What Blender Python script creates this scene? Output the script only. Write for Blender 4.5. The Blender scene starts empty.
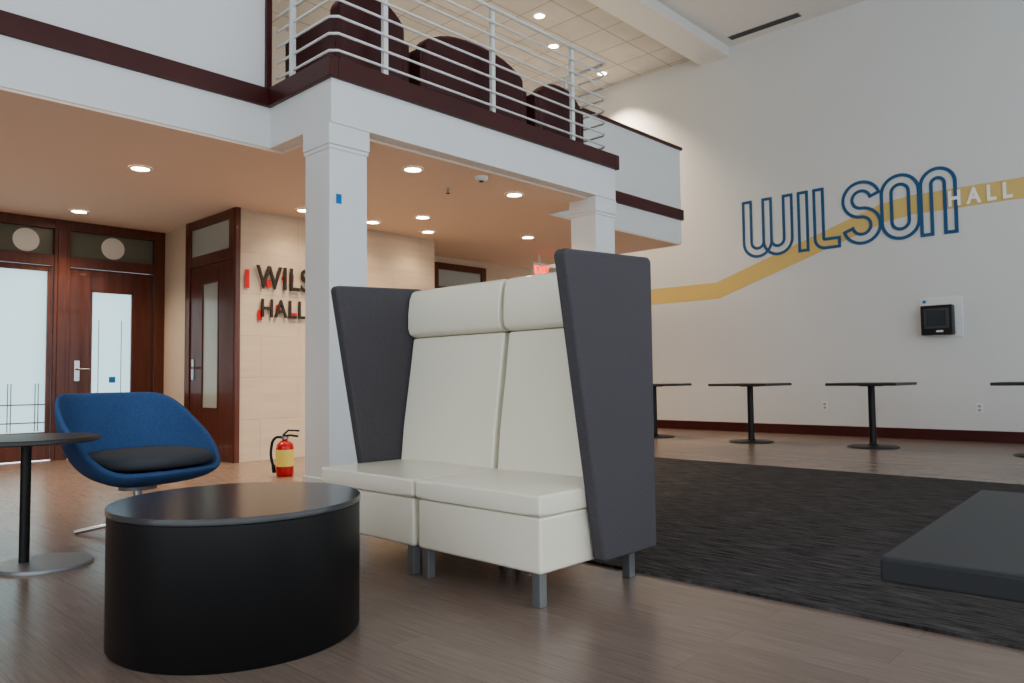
import bpy, bmesh, math, random
from mathutils import Matrix, Vector
random.seed(3)
H=0.85
scene=bpy.context.scene

# ---------------------------------------------------------------- materials
def lin(c):
    return tuple(((v/255.0)/12.92 if v/255.0<=0.04045 else (((v/255.0)+0.055)/1.055)**2.4) for v in c)
def mat(name,rgb,rough=0.5,metal=0.0,bump=0.0,bscale=200.0,var=0.0,vscale=3.0,emit=None,estr=0.0,spec=0.5,coat=0.0,stretch=(1,1,1)):
    m=bpy.data.materials.new(name); m.use_nodes=True
    nt=m.node_tree; b=nt.nodes['Principled BSDF']
    c=lin(rgb)+(1,)
    b.inputs['Base Color'].default_value=c
    b.inputs['Roughness'].default_value=rough
    b.inputs['Metallic'].default_value=metal
    b.inputs['Specular IOR Level'].default_value=spec
    b.inputs['Coat Weight'].default_value=coat
    if emit:
        b.inputs['Emission Color'].default_value=lin(emit)+(1,)
        b.inputs['Emission Strength'].default_value=estr
    if bump>0 or var>0:
        g=nt.nodes.new('ShaderNodeNewGeometry')
        mp=nt.nodes.new('ShaderNodeMapping'); mp.inputs['Scale'].default_value=stretch
        nt.links.new(g.outputs['Position'],mp.inputs['Vector'])
    if bump>0:
        n=nt.nodes.new('ShaderNodeTexNoise'); n.inputs['Scale'].default_value=bscale; n.inputs['Detail'].default_value=3
        nt.links.new(mp.outputs[0],n.inputs['Vector'])
        bp=nt.nodes.new('ShaderNodeBump'); bp.inputs['Strength'].default_value=bump; bp.inputs['Distance'].default_value=0.004
        nt.links.new(n.outputs['Fac'],bp.inputs['Height']); nt.links.new(bp.outputs[0],b.inputs['Normal'])
    if var>0:
        n=nt.nodes.new('ShaderNodeTexNoise'); n.inputs['Scale'].default_value=vscale; n.inputs['Detail'].default_value=4
        nt.links.new(mp.outputs[0],n.inputs['Vector'])
        r=nt.nodes.new('ShaderNodeMapRange'); r.inputs[1].default_value=0.3; r.inputs[2].default_value=0.7
        r.inputs[3].default_value=1-var; r.inputs[4].default_value=1+var
        nt.links.new(n.outputs['Fac'],r.inputs[0])
        mx=nt.nodes.new('ShaderNodeVectorMath'); mx.operation='SCALE'
        mx.inputs[0].default_value=c[:3]
        nt.links.new(r.outputs[0],mx.inputs['Scale']); nt.links.new(mx.outputs[0],b.inputs['Base Color'])
    return m

def floor_mat():
    m=bpy.data.materials.new('wood_floor'); m.use_nodes=True; nt=m.node_tree; N=nt.nodes; L=nt.links
    b=N['Principled BSDF']
    g=N.new('ShaderNodeNewGeometry'); s=N.new('ShaderNodeSeparateXYZ'); L.new(g.outputs['Position'],s.inputs[0])
    cb=N.new('ShaderNodeCombineXYZ'); L.new(s.outputs['Y'],cb.inputs['X']); L.new(s.outputs['X'],cb.inputs['Y'])
    br=N.new('ShaderNodeTexBrick'); br.inputs['Scale'].default_value=1.0
    br.inputs['Brick Width'].default_value=1.22; br.inputs['Row Height'].default_value=0.15
    br.inputs['Mortar Size'].default_value=0.001; br.inputs['Mortar Smooth'].default_value=0.3
    br.offset=0.37
    br.inputs['Color1'].default_value=lin((136,119,109))+(1,); br.inputs['Color2'].default_value=lin((128,112,102))+(1,)
    br.inputs['Mortar'].default_value=lin((106,92,83))+(1,)
    L.new(cb.outputs[0],br.inputs['Vector'])
    mp=N.new('ShaderNodeMapping'); mp.inputs['Scale'].default_value=(70,2.6,1); L.new(g.outputs['Position'],mp.inputs['Vector'])
    n=N.new('ShaderNodeTexNoise'); n.inputs['Scale'].default_value=1.6; n.inputs['Detail'].default_value=6; n.inputs['Roughness'].default_value=0.65
    L.new(mp.outputs[0],n.inputs['Vector'])
    r=N.new('ShaderNodeMapRange'); r.inputs[1].default_value=0.3; r.inputs[2].default_value=0.7; r.inputs[3].default_value=0.80; r.inputs[4].default_value=1.17
    L.new(n.outputs['Fac'],r.inputs[0])
    v=N.new('ShaderNodeVectorMath'); v.operation='SCALE'; L.new(br.outputs['Color'],v.inputs[0]); L.new(r.outputs[0],v.inputs['Scale'])
    L.new(v.outputs[0],b.inputs['Base Color'])
    b.inputs['Roughness'].default_value=0.27; b.inputs['Specular IOR Level'].default_value=0.5
    bp=N.new('ShaderNodeBump'); bp.inputs['Strength'].default_value=0.06; bp.inputs['Distance'].default_value=0.002
    L.new(n.outputs['Fac'],bp.inputs['Height']); L.new(bp.outputs[0],b.inputs['Normal'])
    return m
def carpet_mat():
    m=bpy.data.materials.new('charcoal_carpet'); m.use_nodes=True; nt=m.node_tree; N=nt.nodes; L=nt.links
    b=N['Principled BSDF']
    g=N.new('ShaderNodeNewGeometry')
    mp=N.new('ShaderNodeMapping'); mp.inputs['Scale'].default_value=(55,3.5,1); L.new(g.outputs['Position'],mp.inputs['Vector'])
    n=N.new('ShaderNodeTexNoise'); n.inputs['Scale'].default_value=1.4; n.inputs['Detail'].default_value=8; n.inputs['Roughness'].default_value=0.75
    L.new(mp.outputs[0],n.inputs['Vector'])
    cr=N.new('ShaderNodeValToRGB'); cr.color_ramp.elements[0].position=0.38; cr.color_ramp.elements[0].color=lin((37,35,35))+(1,)
    cr.color_ramp.elements[1].position=0.68; cr.color_ramp.elements[1].color=lin((108,104,102))+(1,)
    L.new(n.outputs['Fac'],cr.inputs[0]); L.new(cr.outputs[0],b.inputs['Base Color'])
    b.inputs['Roughness'].default_value=0.95; b.inputs['Specular IOR Level'].default_value=0.1
    n2=N.new('ShaderNodeTexNoise'); n2.inputs['Scale'].default_value=220; L.new(g.outputs['Position'],n2.inputs['Vector'])
    bp=N.new('ShaderNodeBump'); bp.inputs['Strength'].default_value=0.6; bp.inputs['Distance'].default_value=0.004
    L.new(n2.outputs['Fac'],bp.inputs['Height']); L.new(bp.outputs[0],b.inputs['Normal'])
    return m
def grid_mat(name,c1,c2,cm,bw,rh,mortar,axes,rough=0.6,offset=0.0,bump=0.2):
    m=bpy.data.materials.new(name); m.use_nodes=True; nt=m.node_tree; N=nt.nodes; L=nt.links
    b=N['Principled BSDF']
    g=N.new('ShaderNodeNewGeometry'); s=N.new('ShaderNodeSeparateXYZ'); L.new(g.outputs['Position'],s.inputs[0])
    cb=N.new('ShaderNodeCombineXYZ'); L.new(s.outputs[axes[0]],cb.inputs['X']); L.new(s.outputs[axes[1]],cb.inputs['Y'])
    br=N.new('ShaderNodeTexBrick'); br.inputs['Scale'].default_value=1.0; br.offset=offset
    br.inputs['Brick Width'].default_value=bw; br.inputs['Row Height'].default_value=rh; br.inputs['Mortar Size'].default_value=mortar
    br.inputs['Color1'].default_value=lin(c1)+(1,); br.inputs['Color2'].default_value=lin(c2)+(1,); br.inputs['Mortar'].default_value=lin(cm)+(1,)
    L.new(cb.outputs[0],br.inputs['Vector'])
    n=N.new('ShaderNodeTexNoise'); n.inputs['Scale'].default_value=1.5; n.inputs['Detail'].default_value=6
    mp=N.new('ShaderNodeMapping'); mp.inputs['Scale'].default_value=(1.5,1.5,9); L.new(g.outputs['Position'],mp.inputs['Vector']); L.new(mp.outputs[0],n.inputs['Vector'])
    r=N.new('ShaderNodeMapRange'); r.inputs[1].default_value=0.3; r.inputs[2].default_value=0.7; r.inputs[3].default_value=0.94; r.inputs[4].default_value=1.05
    L.new(n.outputs['Fac'],r.inputs[0])
    v=N.new('ShaderNodeVectorMath'); v.operation='SCALE'; L.new(br.outputs['Color'],v.inputs[0]); L.new(r.outputs[0],v.inputs['Scale'])
    L.new(v.outputs[0],b.inputs['Base Color'])
    b.inputs['Roughness'].default_value=rough
    bp=N.new('ShaderNodeBump'); bp.inputs['Strength'].default_value=bump; bp.inputs['Distance'].default_value=0.003; bp.invert=True
    L.new(br.outputs['Fac'],bp.inputs['Height']); L.new(bp.outputs[0],b.inputs['Normal'])
    return m
def frost_mat(name,rgb,trans=0.7):
    m=bpy.data.materials.new(name); m.use_nodes=True; nt=m.node_tree; N=nt.nodes; L=nt.links
    b=N['Principled BSDF']; b.inputs['Base Color'].default_value=lin(rgb)+(1,); b.inputs['Roughness'].default_value=0.25
    t=N.new('ShaderNodeBsdfTranslucent'); t.inputs['Color'].default_value=lin(rgb)+(1,)
    mx=N.new('ShaderNodeMixShader'); mx.inputs[0].default_value=trans
    L.new(b.outputs[0],mx.inputs[1]); L.new(t.outputs[0],mx.inputs[2]); L.new(mx.outputs[0],N['Material Output'].inputs['Surface'])
    return m

M_wall=mat('white_paint',(219,221,219),0.6,bump=0.05,bscale=120)
M_white=mat('white_trim_paint',(228,230,229),0.45)
M_cream=mat('cream_paint',(212,194,174),0.6)
M_creamU=mat('upper_cream_paint',(200,192,181),0.6)
M_ceilL=mat('ceiling_lamplit_tint',(238,217,199),0.7)  # peach glow of the downlights is mixed into the ceiling colour
M_ceil=mat('ceiling_paint',(222,221,218),0.7)
M_tile=grid_mat('ceiling_tile',(206,202,196),(200,196,190),(158,154,148),0.6,0.6,0.010,('X','Y'),0.8)
M_stone=grid_mat('stone_tile',(204,189,168),(198,182,161),(180,163,143),0.9,0.45,0.003,('X','Z'),0.5,0.5)
M_wood=mat('mahogany_wood',(92,48,32),0.32,var=0.25,vscale=2.0,stretch=(12,12,1.2),coat=0.2)
M_woodD=mat('dark_mahogany_trim',(78,34,32),0.35,var=0.15,vscale=2.0)
M_floor=floor_mat(); M_carpet=carpet_mat()
M_black=mat('black_laminate',(22,23,24),0.42)
M_blacktop=mat('grey_laminate_top',(66,66,67),0.20,var=0.05,vscale=14)
M_tabletop=mat('charcoal_table_top',(50,51,53),0.38)
M_nearTop=mat('charcoal_laminate',(54,55,58),0.48)
M_nearEdge=mat('charcoal_edge_band',(36,37,39),0.5)
M_leather=mat('white_vinyl',(242,236,218),0.30,bump=0.12,bscale=260,coat=0.25)
M_fabric=mat('charcoal_fabric',(92,89,93),0.9,bump=0.7,bscale=420,var=0.12,vscale=160,spec=0.2)
M_greymetal=mat('grey_leg_metal',(142,144,146),0.4,metal=0.6)
M_steel=mat('stainless_steel',(190,190,190),0.25,metal=1.0)
M_blue=mat('blue_wool',(72,102,146),0.85,bump=0.5,bscale=300,var=0.12,vscale=90,spec=0.2)
M_cush=mat('slate_wool',(84,88,94),0.9,bump=0.5,bscale=300,spec=0.2)
M_mural=mat('mural_blue',(52,98,138),0.6)
M_yel=mat('mural_yellow',(220,194,126),0.6)
M_muralW=mat('mural_white',(248,248,244),0.6)
M_rail=mat('white_rail_paint',(228,229,226),0.35)
M_maroon=mat('maroon_leather',(76,34,36),0.40)
M_red=mat('extinguisher_red',(180,26,24),0.25,coat=0.5)
M_label=mat('yellow_label',(226,206,110),0.5)
M_plastic=mat('black_plastic',(20,20,21),0.35)
M_frame=mat('grey_plastic_frame',(70,72,74),0.4)
M_redtape=mat('red_tape',(200,36,36),0.5)
M_bluetape=mat('blue_tape',(44,128,190),0.6)
M_sign=mat('bronze_letter',(56,50,46),0.45,metal=0.3)
M_lamp=mat('lamp_lens',(255,240,220),0.4,emit=(255,226,188),estr=25)
M_exit=mat('exit_letter_red',(230,40,20),0.4,emit=(255,50,20),estr=4)
M_frost=frost_mat('frosted_glass',(222,236,236),0.88)
M_frostD=frost_mat('tinted_transom_glass',(128,126,112),0.4)
M_frostG=mat('grey_frosted_glass',(170,176,170),0.2)
M_circle=mat('white_vinyl_dot',(225,222,210),0.5)
M_dark=mat('vent_dark',(60,58,54),0.6)
M_line=mat('grey_line',(96,104,106),0.5)
M_screen=mat('glass_screen',(52,60,66),0.12)

# ---------------------------------------------------------------- helpers
def group(name,loc=(0,0,0)):
    e=bpy.data.objects.new(name,None); e.location=loc; e.empty_display_size=0.1
    scene.collection.objects.link(e); return e
def link(name,me,m,parent=None,bevel=0,seg=3,smooth=False,sub=0):
    o=bpy.data.objects.new(name,me); scene.collection.objects.link(o)
    if m: me.materials.append(m)
    if parent:
        o.parent=parent; o.matrix_parent_inverse=Matrix.Translation(parent.location).inverted()
    if bevel>0:
        b=o.modifiers.new('Bevel','BEVEL'); b.width=bevel; b.segments=seg; b.limit_method='ANGLE'; b.angle_limit=math.radians(35); b.harden_normals=True
        smooth=True
    if sub:
        s=o.modifiers.new('Sub','SUBSURF'); s.levels=sub; s.render_levels=sub
    if smooth:
        for p in me.polygons: p.use_smooth=True
    return o
def mesh(name,vs,fs):
    me=bpy.data.meshes.new(name); me.from_pydata(vs,[],fs)
    bm=bmesh.new(); bm.from_mesh(me); bmesh.ops.recalc_face_normals(bm,faces=bm.faces); bm.to_mesh(me); bm.free()
    me.update(); return me
def box(name,x0,x1,y0,y1,z0,z1,m,parent=None,bevel=0,seg=3):
    vs=[(x,y,z) for x in (x0,x1) for y in (y0,y1) for z in (z0,z1)]
    fs=[(0,1,3,2),(4,6,7,5),(0,4,5,1),(2,3,7,6),(0,2,6,4),(1,5,7,3)]
    return link(name,mesh(name,vs,fs),m,parent,bevel,seg)
def prism(name,pts,a0,a1,m,parent=None,axis='y',bevel=0,seg=3):
    n=len(pts)
    f={'y':lambda p,a:(p[0],a,p[1]),'z':lambda p,a:(p[0],p[1],a),'x':lambda p,a:(a,p[0],p[1])}[axis]
    vs=[f(p,a0) for p in pts]+[f(p,a1) for p in pts]
    fs=[tuple(range(n)),tuple(range(2*n-1,n-1,-1))]+[(i,(i+1)%n,n+(i+1)%n,n+i) for i in range(n)]
    return link(name,mesh(name,vs,fs),m,parent,bevel,seg)
def lathe(name,prof,c,m,parent=None,n=64,bevel=0,caps=True):
    vs=[];fs=[]
    for r,z in prof:
        for i in range(n):
            a=2*math.pi*i/n; vs.append((c[0]+r*math.cos(a),c[1]+r*math.sin(a),c[2]+z))
    k=len(prof)
    for j in range(k-1):
        for i in range(n):
            fs.append((j*n+i,j*n+(i+1)%n,(j+1)*n+(i+1)%n,(j+1)*n+i))
    if caps:
        fs.append(tuple(range(n))); fs.append(tuple(range(k*n-1,(k-1)*n-1,-1)))
    me=mesh(name,vs,fs); o=link(name,me,m,parent,bevel)
    if not bevel:
        for p in me.polygons: p.use_smooth=len(p.vertices)==4
        e=o.modifiers.new('Split','EDGE_SPLIT'); e.split_angle=math.radians(40)
    return o
def cyl(name,c,r,z0,z1,m,parent=None,n=48,bevel=0):
    return lathe(name,[(r,z0),(r,z1)],(c[0],c[1],0),m,parent,n,bevel)
def tube(name,pts,r,m,parent=None,cyclic=False,smooth=False):
    cu=bpy.data.curves.new(name,'CURVE'); cu.dimensions='3D'; cu.bevel_depth=r; cu.bevel_resolution=3; cu.use_fill_caps=True
    if smooth:
        s=cu.splines.new('BEZIER'); s.bezier_points.add(len(pts)-1)
        for q,p in zip(s.bezier_points,pts): q.co=p; q.handle_left_type='AUTO'; q.handle_right_type='AUTO'
    else:
        s=cu.splines.new('POLY'); s.points.add(len(pts)-1)
        for q,p in zip(s.points,pts): q.co=(p[0],p[1],p[2],1)
    s.use_cyclic_u=cyclic
    cu.materials.append(m)
    o=bpy.data.objects.new(name,cu); scene.collection.objects.link(o)
    if parent: o.parent=parent; o.matrix_parent_inverse=Matrix.Translation(parent.location).inverted()
    return o
def text(name,body,loc,rot,size,m,parent=None,extrude=0.0,spacing=1.0,offset=0.0,sx=1.0):
    cu=bpy.data.curves.new(name,'FONT'); cu.body=body; cu.size=size; cu.extrude=extrude; cu.space_character=spacing; cu.offset=offset
    cu.materials.append(m)
    o=bpy.data.objects.new(name,cu); o.location=loc; o.rotation_euler=rot; o.scale=(sx,1,1); scene.collection.objects.link(o)
    if parent: o.parent=parent; o.matrix_parent_inverse=Matrix.Translation(parent.location).inverted()
    return o
def puffbox(name,x0,x1,y0,y1,z0,z1,m,parent,puff=(0,0,0.01),bevel=0.02,n=10):
    bm=bmesh.new(); bmesh.ops.create_cube(bm,size=2)
    bmesh.ops.subdivide_edges(bm,edges=bm.edges[:],cuts=n,use_grid_fill=True)
    cx,cy,cz=(x0+x1)/2,(y0+y1)/2,(z0+z1)/2; hx,hy,hz=(x1-x0)/2,(y1-y0)/2,(z1-z0)/2
    for v in bm.verts:
        a,b,c=v.co
        v.co=(cx+a*hx+puff[0]*a*(1-b*b)*(1-c*c),cy+b*hy+puff[1]*b*(1-a*a)*(1-c*c),cz+c*hz+puff[2]*c*(1-a*a)*(1-b*b))
    me=bpy.data.meshes.new(name); bm.to_mesh(me); bm.free()
    return link(name,me,m,parent,bevel,4)

# ---------------------------------------------------------------- room shell
ZC=2.72      # lower ceiling
ZB=3.20      # balcony floor
ZT=6.08      # upper ceiling
XW=10.9
box('floor',-3.5,XW,-3.5,9.6,-0.1,0,M_floor)
box('area_rug',2.785,6.80,-2.2,4.64,0.0,0.012,M_carpet)
box('wall_right',XW,XW+0.2,-3.5,10.2,-0.1,6.6,M_wall)
box('baseboard_right',XW-0.025,XW,-3.5,8.6,0,0.14,M_woodD,bevel=0.004)
box('ceiling',-3.5,XW,-3.5,5.55,ZT+0.0,ZT+0.12,M_ceil)
box('ceiling_beam',-3.5,XW,5.55,6.05,ZT-0.16,ZT+0.12,M_ceil)
box('ceiling_upper_tile',-3.5,XW,6.05,10.2,ZT,ZT+0.12,M_tile)
# balcony slab and soffit
box('balcony_slab',-3.5,9.35,5.56,10.2,ZC+0.02,ZB,M_white)
box('balcony_slab_bay',3.02,6.53,4.67,5.56,ZC+0.02,ZB,M_white)
box('balcony_slab_rear',9.35,XW,8.3,10.2,ZC+0.02,ZB,M_white)
box('ceiling_lower',-3.5,9.34,5.57,9.6,ZC,ZC+0.02,M_ceilL)
box('ceiling_lower_bay',3.14,6.41,4.79,5.57,ZC,ZC+0.02,M_ceilL)
tr=group('trim_balcony')
def trimbox(n,*a): return box(n,*a,M_woodD,tr,0.006)
trimbox('trim_a',-3.5,3.02,5.53,5.60,3.07,3.22)
trimbox('trim_b',2.985,3.06,4.635,5.56,3.07,3.22)
trimbox('trim_c',3.06,6.49,4.635,4.80,3.07,3.22)
trimbox('trim_d',6.49,6.565,4.635,5.56,3.07,3.22)
trimbox('trim_e',6.565,9.38,5.53,5.60,3.07,3.22)
trimbox('trim_f',9.34,9.38,5.60,8.3,3.07,3.22)
# parapets
box('wall_parapet_left',-3.5,2.98,5.56,5.68,ZB,4.08,M_white)
box('wall_parapet_right',6.57,9.35,5.56,5.68,ZB,4.08,M_white)
box('wall_parapet_end',9.23,9.35,5.68,8.3,ZB,4.08,M_white)
trimbox('cap_a',-3.5,3.02,5.53,5.71,4.08,4.12)
trimbox('cap_b',6.53,9.38,5.53,5.71,4.08,4.12)
trimbox('cap_c',9.20,9.38,5.71,8.3,4.08,4.12)
trimbox('end_a',2.97,3.02,5.53,5.71,3.22,4.08)
trimbox('end_b',6.53,6.58,5.53,5.71,3.22,4.08)
# lower walls
box('wall_entry_left',-3.5,1.5,9.6,9.8,0,ZC+0.02,M_cream)
box('wall_side_door',3.785,3.90,7.75,9.8,0,ZC,M_cream)
box('wall_stone',3.785,6.53,7.63,7.75,0,ZC,M_stone)
box('wall_stone_return',6.41,6.53,7.75,8.6,0,ZC,M_stone)
box('wall_back_lower',6.41,XW,8.6,8.75,0,ZC+0.02,M_cream)
box('wall_back_upper',-3.5,XW,10.0,10.2,ZB,ZT+0.12,M_creamU)
box('baseboard_side',3.76,3.785,8.87,9.6,0,0.12,M_woodD)
# window walls behind the camera
for nm,ax in (('wall_front','y'),('wall_left','x')):
    g=group(nm)
    L0,L1=(-3.5,XW) if ax=='y' else (-3.5,3.6)
    def b2(n,a,b,z0,z1,t=0.12):
        if ax=='y': box(n,a,b,-3.5-t,-3.5,z0,z1,M_white,g)
        else: box(n,-3.5-t,-3.5,a,b,z0,z1,M_white,g)
    b2('sill',L0,L1,-0.1,0.35); b2('header',L0,L1,5.5,ZT+0.12); b2('transom',L0,L1,2.75,2.87)
    k=int((L1-L0)/1.9)
    for i in range(k+1):
        c=L0+(L1-L0)*i/k
        b2('mullion_%d'%i,c-0.07,c+0.07,0.35,5.5)
    if ax=='x': b2('shade_panel',3.6,10.2,-0.1,ZT+0.12)  # unseen solid stretch, added to cut side light on column and fascia
# columns
def column(x0,y0):
    g=group('support_column',(x0,y0,0)); w=0.33
    box('shaft',x0,x0+w,y0+0.01,y0+w+0.01,0,ZC-0.14,M_white,g,0.006)
    box('base_block',x0-0.012,x0+w+0.012,y0-0.002,y0+w+0.022,0,0.15,M_white,g,0.006)
    box('neck_band',x0-0.008,x0+w+0.008,y0+0.002,y0+w+0.018,ZC-0.17,ZC-0.14,M_white,g,0.004)
    box('capital',x0-0.015,x0+w+0.015,y0-0.008,y0+w+0.025,ZC-0.14,ZC+0.018,M_white,g,0.008)
    return g
c1=column(3.015,4.675); c2=column(6.195,4.675)
box('tape_mark',3.07,3.115,4.680,4.684,2.15,2.22,M_bluetape,c1)
# bay railing
rg=group('balcony_railing',(4.75,4.73,ZB))
for i in range(8):
    z=3.32+0.13*i; r=0.011 if i<7 else 0.019
    tube('rail_%d'%(i+1),[(3.07,5.54,z),(3.07,4.78,z),(3.12,4.73,z),(6.43,4.73,z),(6.48,4.78,z),(6.48,5.54,z)],r,M_rail,rg)
for i,(x,y) in enumerate([(3.57,4.75),(4.78,4.75),(5.93,4.75)]):
    box('post_%d'%(i+1),x-0.022,x+0.022,y-0.008,y+0.03,3.20,4.25,M_rail,rg,0.003)
for i,(x,y) in enumerate([(3.07,5.3),(6.48,5.3)]):
    box('side_post_%d'%(i+1),x-0.02,x+0.02,y-0.02,y+0.02,3.20,4.25,M_rail,rg,0.003)

# ---------------------------------------------------------------- doors
fr=group('door_frame_entry',(2.6,9.6,0))
for n,a,b in (('jamb_l',1.50,1.60),('jamb_m',2.566,2.73),('jamb_r',3.66,3.785)):
    box(n,a,b,9.56,9.72,0,ZC,M_wood,fr,0.005)
for i,(a,b) in enumerate(((1.60,2.566),(2.73,3.66))):
    box('head_%d'%i,a,b,9.565,9.72,2.61,ZC,M_wood,fr,0.004)
    box('transom_bar_%d'%i,a,b,9.565,9.72,2.19,2.31,M_wood,fr,0.004)
    box('transom_glass_%d'%i,a,b,9.63,9.64,2.31,2.61,M_frostD,fr)
    cxx=(2.30,3.20)[i]
    vs=[(cxx+0.13*math.cos(t*math.pi/24),9.625,2.46+0.13*math.sin(t*math.pi/24)) for t in range(48)]
    link('dot_%d'%i,mesh('dot',vs,[tuple(range(48))]),M_circle,fr)
box('stop_l',2.60,2.69,9.545,9.56,0,2.6,M_wood,fr,0.004)
def glazed_door(name,a0,a1,z1,g0,g1,gz0,gz1,p0,p1,axis,glass,mwood):
    loc=((a0+a1)/2,p0,0) if axis=='x' else (p0,(a0+a1)/2,0)
    g=group(name,loc)
    def bb(n,a,b,c,d,m,q0=p0,q1=p1,bev=0.004):
        if axis=='x': return box(n,a,b,q0,q1,c,d,m,g,bev)
        return box(n,q0,q1,a,b,c,d,m,g,bev)
    bb('stile_1',a0,g0,0.01,z1,mwood); bb('stile_2',g1,a1,0.01,z1,mwood)
    bb('rail_top',g0,g1,gz1,z1,mwood); bb('rail_bottom',g0,g1,0.01,gz0,mwood)
    mid=(p0+p1)/2
    bb('glass',g0,g1,gz0,gz1,glass,mid-0.004,mid+0.004,0)
    e=0.02; q=p0-0.006
    bb('bead_1',g0-0.005,g0+e,gz0,gz1,mwood,q,mid-0.004,0.002); bb('bead_2',g1-e,g1+0.005,gz0,gz1,mwood,q,mid-0.004,0.002)
    bb('bead_3',g0,g1,gz1-e,gz1,mwood,q,mid-0.004,0.002); bb('bead_4',g0,g1,gz0,gz0+e,mwood,q,mid-0.004,0.002)
    return g,bb
d1,bb=glazed_door('door_1',1.605,2.56,2.185,1.70,2.53,0.30,2.14,9.60,9.65,'x',M_frost,M_wood)
for i,z in enumerate((0.42,0.62)):  # thin grey lines and uprights laid over the door glass
    bb('glass_line_%d'%i,1.72,2.51,z,z+0.012,M_line,9.612,9.618,0)
for i,x in enumerate((2.15,2.18,2.41,2.44)):
    bb('glass_upright_%d'%i,x,x+0.008,0.33,0.86,M_line,9.612,9.618,0)
d2,bb=glazed_door('door_2',2.735,3.655,2.185,2.956,3.43,0.69,1.94,9.60,9.65,'x',M_frost,M_wood)
for i,x in enumerate((3.05,3.30)):
    bb('glass_upright_%d'%i,x,x+0.006,0.72,1.6,M_line,9.612,9.618,0)
box('lever_plate',2.79,2.85,9.585,9.60,0.88,1.12,M_steel,d2,0.004)
tube('lever',[(2.82,9.585,1.02),(2.82,9.54,1.02),(2.94,9.54,1.02)],0.011,M_steel,d2)
box('tape_mark',3.17,3.24,9.605,9.609,0.86,0.93,M_bluetape,d2)
# side door on x=3.785
fs=group('door_frame_side',(3.77,8.25,0))
box('jamb_1',3.74,3.79,7.64,7.76,0,ZC,M_wood,fs,0.004); box('jamb_2',3.74,3.79,8.74,8.86,0,ZC,M_wood,fs,0.004)
box('head',3.745,3.79,7.76,8.74,2.62,ZC,M_wood,fs,0.004); box('transom_bar',3.745,3.79,7.76,8.74,2.18,2.30,M_wood,fs,0.004)
box('corner_post',3.745,3.80,7.61,7.64,0,ZC,M_wood,fs,0.004)
box('transom_glass',3.768,3.774,7.76,8.74,2.30,2.62,M_frostG,fs)
d3,bb=glazed_door('door_3',7.765,8.735,2.175,8.02,8.44,0.55,1.98,3.755,3.785,'y',M_frostG,M_wood)
box('lever_plate',3.742,3.755,8.62,8.68,0.88,1.12,M_steel,d3,0.003)
tube('lever',[(3.745,8.65,1.02),(3.70,8.65,1.02),(3.70,8.53,1.02)],0.011,M_steel,d3)
# back door
fb=group('door_frame_back',(7.8,8.58,0))
box('jamb_1',7.30,7.40,8.55,8.60,0,2.62,M_wood,fb,0.004); box('jamb_2',8.30,8.40,8.55,8.60,0,2.62,M_wood,fb,0.004)
box('head',7.40,8.30,8.55,8.60,2.52,2.62,M_wood,fb,0.004); box('bar',7.40,8.30,8.55,8.60,2.16,2.26,M_wood,fb,0.004)
box('transom_glass',7.40,8.30,8.58,8.59,2.26,2.52,M_frostG,fb)
d4,bb=glazed_door('door_4',7.41,8.29,2.15,7.65,8.05,0.7,1.95,8.56,8.60,'x',M_frostG,M_wood)

# ---------------------------------------------------------------- wall lettering on stone wall
wl=group('wall_lettering',(4.6,7.62,1.8))
R90=(math.pi/2,0,0)
text('wilson_letters','WILSON',(3.98,7.595,1.87),R90,0.36,M_sign,wl,extrude=0.010,spacing=1.06,offset=0.003,sx=0.78)
text('hall_letters','HALL',(4.02,7.595,1.56),R90,0.28,M_sign,wl,extrude=0.010,spacing=1.08,offset=0.003,sx=0.80)
for i,(x,z,w,h) in enumerate([(3.85,1.86,0.05,0.20),(4.10,1.88,0.05,0.09),(4.38,1.97,0.05,0.08),(4.00,1.52,0.05,0.11),(4.215,1.60,0.05,0.10),(4.40,1.58,0.07,0.04),(4.28,1.98,0.05,0.04)]):
    box('tape_%d'%i,x,x+w,7.606,7.610,z,z+h,M_redtape,wl)
    box('standoff_%d'%i,x+0.01,x+w-0.01,7.610,7.63,z+h/2-0.005,z+h/2+0.005,M_redtape,wl)

# ---------------------------------------------------------------- mural
mu=group('wall_mural',(XW,4,3))
xm=XW-0.004
def ribbon_strip(name,pts,hw,m,x,closed=False):
    n=len(pts); vs=[];fs=[]
    for i,(s,t) in enumerate(pts):
        if closed: p0=pts[i-1];p1=pts[(i+1)%n]
        else: p0=pts[max(0,i-1)];p1=pts[min(n-1,i+1)]
        def nv(a,b):
            dx,dy=b[0]-a[0],b[1]-a[1];l=math.hypot(dx,dy) or 1;return (-dy/l,dx/l)
        na=nv(p0,(s,t)) if p0!=(s,t) else nv((s,t),p1)
        nb=nv((s,t),p1) if p1!=(s,t) else na
        nx,ny=na[0]+nb[0],na[1]+nb[1]; l=math.hypot(nx,ny) or 1; nx/=l;ny/=l
        k=1/max(0.5,nx*na[0]+ny*na[1])
        for sg in (1,-1): vs.append((x,-(s+sg*hw*k*nx),t+sg*hw*k*ny))
    rng=range(n) if closed else range(n-1)
    for i in rng:
        j=(i+1)%n; fs.append((2*i,2*i+1,2*j+1,2*j))
    return link(name,mesh(name,vs,fs),m,mu)
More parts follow.
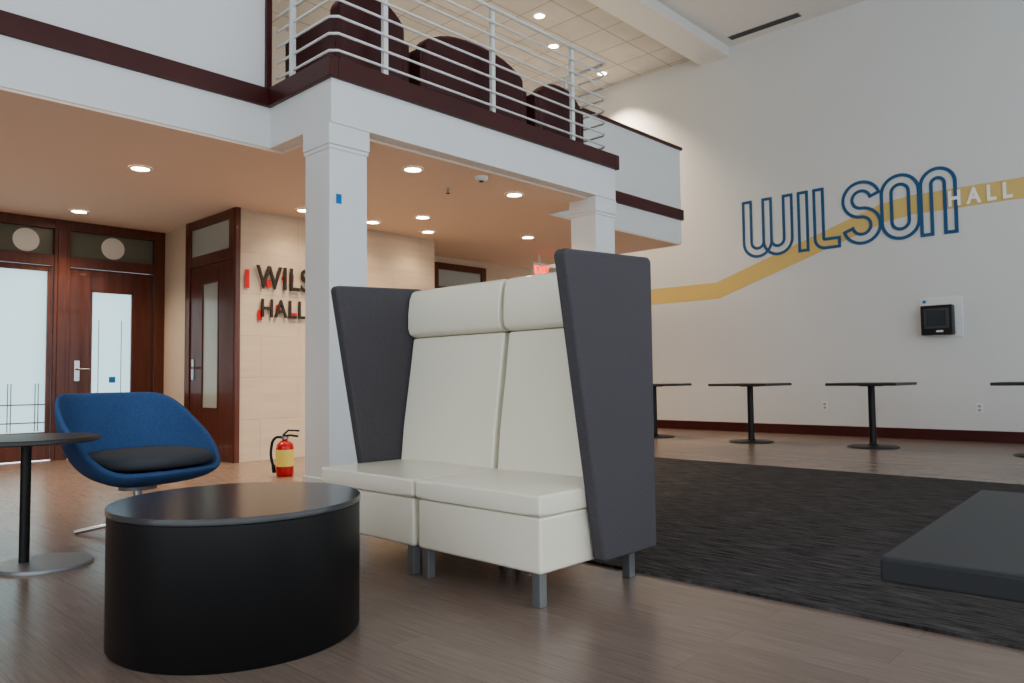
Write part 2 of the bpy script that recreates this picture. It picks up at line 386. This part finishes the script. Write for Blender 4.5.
def offs(pts,d,closed=False):
    out=[];n=len(pts)
    for i,(s,t) in enumerate(pts):
        if closed: p0=pts[i-1];p1=pts[(i+1)%n]
        else: p0=pts[max(0,i-1)];p1=pts[min(n-1,i+1)]
        def nv(a,b):
            dx,dy=b[0]-a[0],b[1]-a[1];l=math.hypot(dx,dy)
            return (-dy/l,dx/l) if l>1e-9 else None
        na=nv(p0,(s,t)); nb=nv((s,t),p1); na=na or nb; nb=nb or na
        nx,ny=na[0]+nb[0],na[1]+nb[1]; l=math.hypot(nx,ny); nx/=l;ny/=l
        k=1/max(0.5,nx*na[0]+ny*na[1]); out.append((s+d*k*nx,t+d*k*ny))
    return out
def arc(cx,cy,r,a0,a1,n=16):
    return [(cx+r*math.cos(math.radians(a0+(a1-a0)*i/n)),cy+r*math.sin(math.radians(a0+(a1-a0)*i/n))) for i in range(n+1)]
S0=-5.42; T0=2.66; HT=0.90; a=0.062; hw=0.022
lk=[0]
def letter(name,pts,closed=False,mul=1):
    lk[0]+=1; x=xm-0.0012*lk[0]
    P=[(S0+p[0],T0+p[1]) for p in pts]
    A=offs(P,a,closed);B=offs(P,-a,closed)
    if closed:
        ribbon_strip(name+'_outer',A,hw,M_mural,x,True); ribbon_strip(name+'_inner',B,hw,M_mural,x,True)
    else:
        ribbon_strip(name+'_outline',A+B[::-1],hw,M_mural,x,True)
t0=hw; t1=HT-hw; r=0.15
letter('letter_w1',[(0.10,t1)]+arc(0.26,a+hw+0.16,0.16,180,360)+[(0.42,t1)])
letter('letter_w2',[(0.42,t1)]+arc(0.58,a+hw+0.16,0.16,180,360)+[(0.74,t1)])
letter('letter_i',[(0.97,t0),(0.97,t1)])
letter('letter_l',[(1.20,t1)]+arc(1.28,a+hw+0.08,0.08,180,270,6)+[(1.48,a+hw)])
rs=(HT-2*(a+hw))/4
letter('letter_s',arc(1.79,HT-a-hw-rs,rs,15,270,22)+arc(1.79,a+hw+rs,rs,90,-165,22)[1:])
letter('letter_o',arc(2.29,HT-a-hw-0.17,0.17,0,180)+arc(2.29,a+hw+0.17,0.17,180,360),True)
letter('letter_n',[(2.61,t0)]+arc(2.75,HT-a-hw-0.14,0.14,180,0)+[(2.89,t0)])
ribbon_strip('stripe',[(-8.0,2.22),(-5.85,2.22),(-3.35,3.06),(-3.0,3.11),(3.0,3.13)],0.130,M_yel,XW-0.002)
text('mural_hall','HALL',(XW-0.015,2.56,3.02),(math.pi/2,0,-math.pi/2),0.27,M_muralW,mu,spacing=1.6,offset=0.010,sx=0.8)

# display box, outlets
ab=group('wall_cabinet',(XW,2.72,1.55))
box('back_plate',XW-0.012,XW,2.44,2.93,1.33,1.85,M_white,ab,0.003)
box('body',XW-0.13,XW-0.012,2.53,2.90,1.36,1.74,M_plastic,ab,0.012)
box('window_frame',XW-0.134,XW-0.13,2.57,2.86,1.44,1.70,M_frame,ab,0.002)
box('window',XW-0.137,XW-0.134,2.60,2.83,1.47,1.67,M_screen,ab,0.002)
box('label',XW-0.136,XW-0.13,2.64,2.72,1.39,1.415,M_white,ab)
box('tape_mark',XW-0.016,XW-0.012,2.86,2.90,1.78,1.82,M_bluetape,ab)
for y in (4.22,2.30):
    g=group('wall_outlet',(XW,y,0.42))
    box('plate',XW-0.008,XW,y-0.04,y+0.04,0.36,0.48,M_white,g,0.003)
    box('socket_1',XW-0.011,XW-0.008,y-0.018,y+0.018,0.43,0.46,M_frostG,g,0.002)
    box('socket_2',XW-0.011,XW-0.008,y-0.018,y+0.018,0.38,0.41,M_frostG,g,0.002)

# ---------------------------------------------------------------- cafe tables
def cafe_table(cx,cy,zt=0.76,w=0.76,rot=0.0,mt=M_tabletop,edge=None):
    g=group('cafe_table',(cx,cy,0))
    h=w/2; c,s=math.cos(rot),math.sin(rot)
    def sq(h): return [(cx+c*a_-s*b_,cy+s*a_+c*b_) for a_,b_ in ((-h,-h),(h,-h),(h,h),(-h,h))]
    if edge:
        prism('top_core',sq(h),zt-0.034,zt-0.003,edge,g,'z',0.003)
        prism('top',sq(h-0.002),zt-0.004,zt,mt,g,'z',0.001)
    else:
        prism('top',sq(h),zt-0.032,zt,mt,g,'z',0.006)
    cyl('mount_plate',(cx,cy),0.13,zt-0.042,zt-0.032,M_black,g)
    cyl('post',(cx,cy),0.038,0.03,zt-0.04,M_black,g)
    lathe('base',[(0.28,0),(0.28,0.008),(0.26,0.016),(0.06,0.026),(0.05,0.04)],(cx,cy,0),M_black,g)
    return g
for x,y in ((9.4,3.09),(9.27,4.55),(9.3,6.04),(9.35,1.40)): cafe_table(x,y,w=0.78)
r3=math.radians(3.0)
cxn,cyn=1.09+0.38*math.cos(r3)+0.38*math.sin(r3),0.355+0.38*math.sin(r3)-0.38*math.cos(r3)
g=cafe_table(cxn,cyn,0.605,0.76,r3,M_nearTop,M_nearEdge)

# ---------------------------------------------------------------- round side table (left)
st=group('side_table',(1.04,4.11,0))
lathe('top',[(0.295,0.576),(0.31,0.582),(0.31,0.594),(0.305,0.60)],(1.01,4.15,0),M_tabletop,st)
cyl('post',(1.01,4.15),0.022,0.012,0.578,M_black,st)
cyl('mount_plate',(1.01,4.15),0.10,0.568,0.578,M_black,st)
lathe('base',[(0.20,0),(0.20,0.010),(0.195,0.016)],(1.08,4.08,0),M_greymetal,st)

# ---------------------------------------------------------------- drum coffee table
dx_,dy_=1.255,2.51
ct=group('drum_coffee_table',(dx_,dy_,0))
lathe('drum',[(0.403,0.0),(0.408,0.006),(0.409,0.427)],(dx_,dy_,0),M_black,ct,n=128)
lathe('top',[(0.409,0.428),(0.412,0.430),(0.412,0.446),(0.410,0.449)],(dx_,dy_,0),M_blacktop,ct,n=128)

# ---------------------------------------------------------------- high back sofa
YE=3.33
so=group('high_back_sofa',(2.45,2.61,0))
for i,(y0,y1) in enumerate(((1.865,2.585),(2.605,YE))):
    puffbox('seat_base_%d'%(i+1),2.105,2.74,y0+0.006,y1-0.006,0.125,0.335,M_leather,so,(0.003,0.002,0),0.012)
    puffbox('seat_cushion_%d'%(i+1),2.095,2.66,y0,y1,0.338,0.418,M_leather,so,(0.004,0.003,0.014),0.022)
    prism('back_pad_%d'%(i+1),[(2.59,0.40),(2.61,0.6),(2.65,0.85),(2.685,1.085),(2.74,1.085),(2.74,0.40)],y0+0.004,y1-0.004,M_leather,so,'y',0.014)
    prism('head_roll_%d'%(i+1),[(2.690,1.088),(2.658,1.105),(2.646,1.14),(2.648,1.22),(2.658,1.30),(2.675,1.34),(2.70,1.352),(2.74,1.35),(2.74,1.088)],y0+0.002,y1-0.002,M_leather,so,'y',0.010)
    for j,(lx,ly) in enumerate(((2.115,y0+0.02),(2.115,y1-0.06),(2.69,y0+0.02),(2.69,y1-0.06))):
        box('leg_%d_%d'%(i+1,j+1),lx,lx+0.04,ly,ly+0.04,0.0,0.126,M_greymetal,so,0.003)
wing=[(2.405,0.13),(2.185,1.325),(2.20,1.345),(2.755,1.37),(2.775,1.355),(2.775,0.13)]
prism('wing_right',wing,1.80,1.862,M_fabric,so,'y',0.018,4)
prism('wing_left',wing,YE+0.003,YE+0.065,M_fabric,so,'y',0.018,4)
box('back_shell',2.742,2.775,1.862,YE+0.003,0.13,1.35,M_fabric,so,0.01)

# ---------------------------------------------------------------- blue lounge chair
ch=group('lounge_chair',(1.64,4.52,0))
CA=math.radians(14)
def W(x,y,z): return (1.66+x*math.cos(CA)-y*math.sin(CA),4.54+x*math.sin(CA)+y*math.cos(CA),z)
def sup(v,p): return math.copysign(abs(v)**p,v)
vs=[];fs=[];na=56;ntt=12
for j in range(ntt+1):
    t=j/ntt; ph=t*math.radians(84)
    for i in range(na):
        th=2*math.pi*i/na
        b=(1-math.cos(th))/2
        q=min(1,max(0,(b-0.08)*1.22)); Z=0.375+0.425*(3*q*q-2*q**3)
        ex=2/2.4
        dx=sup(math.sin(th),ex); dy=-sup(math.cos(th),ex)
        Rx=0.42-0.03*b; Ry=0.36+0.03*b
        rr=math.sin(ph)/math.sin(math.radians(84))
        rr=rr**0.9
        zz=0.29+(Z-0.29)*((1-math.cos(ph))/(1-math.cos(math.radians(84))))**(1.0+0.35*b)
        bulge=1.0+0.05*math.sin(math.pi*t)*(b)
        vs.append(W(Rx*dx*rr*bulge,Ry*dy*rr*bulge-0.02,zz))
for j in range(ntt):
    for i in range(na):
        fs.append((j*na+i,j*na+(i+1)%na,(j+1)*na+(i+1)%na,(j+1)*na+i))
me=mesh('shell',vs,fs)
bm=bmesh.new(); bm.from_mesh(me); bmesh.ops.remove_doubles(bm,verts=bm.verts,dist=0.0005); bmesh.ops.recalc_face_normals(bm,faces=bm.faces); bm.to_mesh(me); bm.free()
o=link('shell',me,M_blue,ch,smooth=True)
sd=o.modifiers.new('Sol','SOLIDIFY'); sd.thickness=0.032; sd.offset=0
ss=o.modifiers.new('Sub','SUBSURF'); ss.levels=1; ss.render_levels=2
vs=[];fs=[];n1=40;n2=12
for j in range(n2+1):
    ph=-math.pi/2+math.pi*j/n2
    for i in range(n1):
        th=2*math.pi*i/n1
        cr=abs(math.cos(ph))**0.45
        vs.append(W(0.325*sup(math.cos(th),0.75)*cr,-0.075+0.315*sup(math.sin(th),0.75)*cr,0.425+0.055*sup(math.sin(ph),0.8)))
for j in range(n2):
    for i in range(n1): fs.append((j*n1+i,j*n1+(i+1)%n1,(j+1)*n1+(i+1)%n1,(j+1)*n1+i))
link('seat_cushion',mesh('seat_cushion',vs,fs),M_cush,ch,smooth=True)
cx,cy=1.66,4.54
cyl('stem',(cx,cy),0.025,0.06,0.29,M_steel,ch)
cyl('seat_mount',(cx,cy),0.10,0.25,0.30,M_greymetal,ch)
for k in range(4):
    an=math.radians(48+90*k)
    tube('foot_%d'%(k+1),[(cx,cy,0.07),(cx+0.2*math.cos(an),cy+0.2*math.sin(an),0.04),(cx+0.34*math.cos(an),cy+0.34*math.sin(an),0.013)],0.013,M_steel,ch)

# ---------------------------------------------------------------- fire extinguisher
ex,ey=3.54,6.22
fe=group('fire_extinguisher',(ex,ey,0))
lathe('cylinder',[(0.068,0),(0.075,0.01),(0.077,0.03),(0.077,0.25),(0.070,0.285),(0.045,0.31),(0.024,0.32),(0.024,0.34)],(ex,ey,0),M_red,fe)
lathe('label',[(0.0785,0.09),(0.0785,0.24)],(ex,ey,0),M_label,fe)
lathe('neck',[(0.03,0.33),(0.03,0.355),(0.02,0.36)],(ex,ey,0),M_steel,fe)
dirx,diry=0.69,-0.72
def along(d,z,off=0): return (ex+dirx*d,ey+diry*d,z)
tube('carry_handle',[along(-0.02,0.36),along(0.05,0.365),along(0.12,0.355)],0.010,M_plastic,fe)
tube('squeeze_lever',[along(-0.02,0.365),along(0.03,0.41),along(0.13,0.405)],0.009,M_plastic,fe)
tube('hose',[along(-0.02,0.35),along(-0.09,0.34),along(-0.125,0.24),along(-0.115,0.12),along(-0.10,0.08)],0.012,M_plastic,fe,smooth=True)
tube('nozzle',[along(-0.105,0.10),along(-0.098,0.03)],0.017,M_plastic,fe)

# ---------------------------------------------------------------- ceiling fittings
def downlight(x,y,z,power,col=(1.0,0.79,0.58),size=125,r=0.075):
    g=group('recessed_downlight',(x,y,z))
    lathe('trim_ring',[(r+0.022,z-0.001),(r+0.020,z-0.010),(r,z-0.012),(r-0.004,z-0.002)],(x,y,0),M_white,g,32,caps=False)
    cyl('lens',(x,y),r-0.002,z-0.005,z-0.001,M_lamp,g,32)
    l=bpy.data.lights.new('bulb','SPOT'); l.energy=power; l.color=col; l.spot_size=math.radians(size); l.spot_blend=0.8; l.shadow_soft_size=0.06
    o=bpy.data.objects.new('bulb',l); o.location=(x,y,z-0.03); scene.collection.objects.link(o)
    o.parent=g; o.matrix_parent_inverse=Matrix.Translation(g.location).inverted()
for x,y in ((4.18,5.17),(5.50,5.18),(5.51,6.64),(7.3,6.64),(4.18,6.64),(8.6,6.64),(2.47,6.79),(2.63,8.95),(1.0,6.79),(1.0,8.8),(-0.8,7.5)):
    downlight(x,y,ZC,105)
for x in (4.35,5.25,6.1): downlight(x,7.25,ZC,22,size=130)
for x,y in ((8.0,7.0),(8.9,7.5),(6.6,7.5),(5.0,7.5),(3.4,7.5)):
    downlight(x,y,ZT,120,size=100)
downlight(10.3,7.6,ZT,600,size=110)
sp=group('fire_sprinkler',(4.85,5.46,ZC))
cyl('escutcheon',(4.85,5.46),0.035,ZC-0.006,ZC,M_white,sp,24); cyl('head',(4.85,5.46),0.010,ZC-0.05,ZC-0.006,M_steel,sp,16); cyl('deflector',(4.85,5.46),0.022,ZC-0.053,ZC-0.050,M_steel,sp,20)
sm=group('smoke_detector',(4.8,4.94,ZC))
lathe('body',[(0.045,ZC-0.04),(0.06,ZC-0.025),(0.065,ZC)],(4.8,4.94,0),M_white,sm,32); cyl('sensor',(4.8,4.94),0.02,ZC-0.046,ZC-0.04,M_dark,sm,16)
# exit sign
es=group('exit_sign',(8.5,7.5,2.5))
box('housing',8.35,8.65,7.49,7.53,2.40,2.60,M_white,es,0.004); cyl('mount',(8.5,7.51),0.02,2.60,ZC,M_white,es,16)
text('exit_letters','EXIT',(8.365,7.486,2.435),R90,0.17,M_exit,es,extrude=0.002)
# vent
vt=group('ceiling_vent',(10.62,4.85,ZT))
box('frame',10.56,10.70,4.3,5.40,ZT-0.008,ZT,M_greymetal,vt)
for i in range(3): box('slot_%d'%i,10.575+0.04*i,10.60+0.04*i,4.32,5.38,ZT-0.010,ZT-0.008,M_dark,vt)

# ---------------------------------------------------------------- maroon furniture on balcony
def lounge(name,x0,x1,y0,y1,seats,hb=0.70):
    g=group(name,((x0+x1)/2,(y0+y1)/2,ZB)); z=ZB
    box('base',x0+0.03,x1-0.03,y0+0.03,y1-0.03,z+0.10,z+0.30,M_maroon,g,0.03)
    # crowned back built as a rounded profile
    n=14; xa,xb=x0+0.05,x1-0.05
    prof=[(xa,z+0.12)]+[(xa+(xb-xa)*i/n, z+hb-0.16*(abs(2*i/n-1)**2.6)) for i in range(n+1)]+[(xb,z+0.12)]
    prism('back',prof,y0,y0+0.18,M_maroon,g,'y',0.05,4)
    puffbox('arm_1',x0,x0+0.16,y0+0.02,y1,z+0.12,z+0.50,M_maroon,g,(0,0,0.02),0.06)
    puffbox('arm_2',x1-0.16,x1,y0+0.02,y1,z+0.12,z+0.50,M_maroon,g,(0,0,0.02),0.06)
    w=(x1-x0-0.34)/seats
    for i in range(seats): puffbox('seat_%d'%i,x0+0.17+w*i+0.004,x0+0.17+w*(i+1)-0.004,y0+0.19,y1-0.01,z+0.30,z+0.44,M_maroon,g,(0,0,0.015),0.03)
    for i,(a_,b_) in enumerate(((x0+0.06,y0+0.06),(x1-0.1,y0+0.06),(x0+0.06,y1-0.1),(x1-0.1,y1-0.1))):
        box('foot_%d'%i,a_,a_+0.04,b_,b_+0.04,z,z+0.11,M_woodD,g)
lounge('armchair',3.2,3.95,4.9,5.65,1,0.78)
lounge('lounge_sofa',4.05,5.40,4.88,5.65,2,0.74)
lounge('armchair',5.52,6.30,4.88,5.65,1,0.68)

# ---------------------------------------------------------------- world
w=bpy.data.worlds.new('World'); scene.world=w; w.use_nodes=True
bg=w.node_tree.nodes['Background']; bg.inputs[0].default_value=(0.84,0.92,1.0,1); bg.inputs[1].default_value=2.1
try: scene.view_settings.look='AgX - Medium High Contrast'
except Exception as e: print(e)

# ---------------------------------------------------------------- camera
X=Vector((0.68998,-0.02831,-0.72328)); Y=Vector((-0.72375,-0.04249,-0.68875)); Z=X.cross(Y).normalized(); Y=Z.cross(X).normalized(); X.normalize()
cam=bpy.data.cameras.new('camera'); co=bpy.data.objects.new('camera',cam); scene.collection.objects.link(co)
R=Matrix((X,Y,Z)); Mw=R.to_4x4(); Mw.translation=(0,0,H); co.matrix_world=Mw
cam.sensor_width=36; cam.lens=753.7/1024*36; cam.clip_start=0.02
cam.dof.use_dof=True; cam.dof.focus_distance=3.6; cam.dof.aperture_fstop=6.3
scene.camera=co
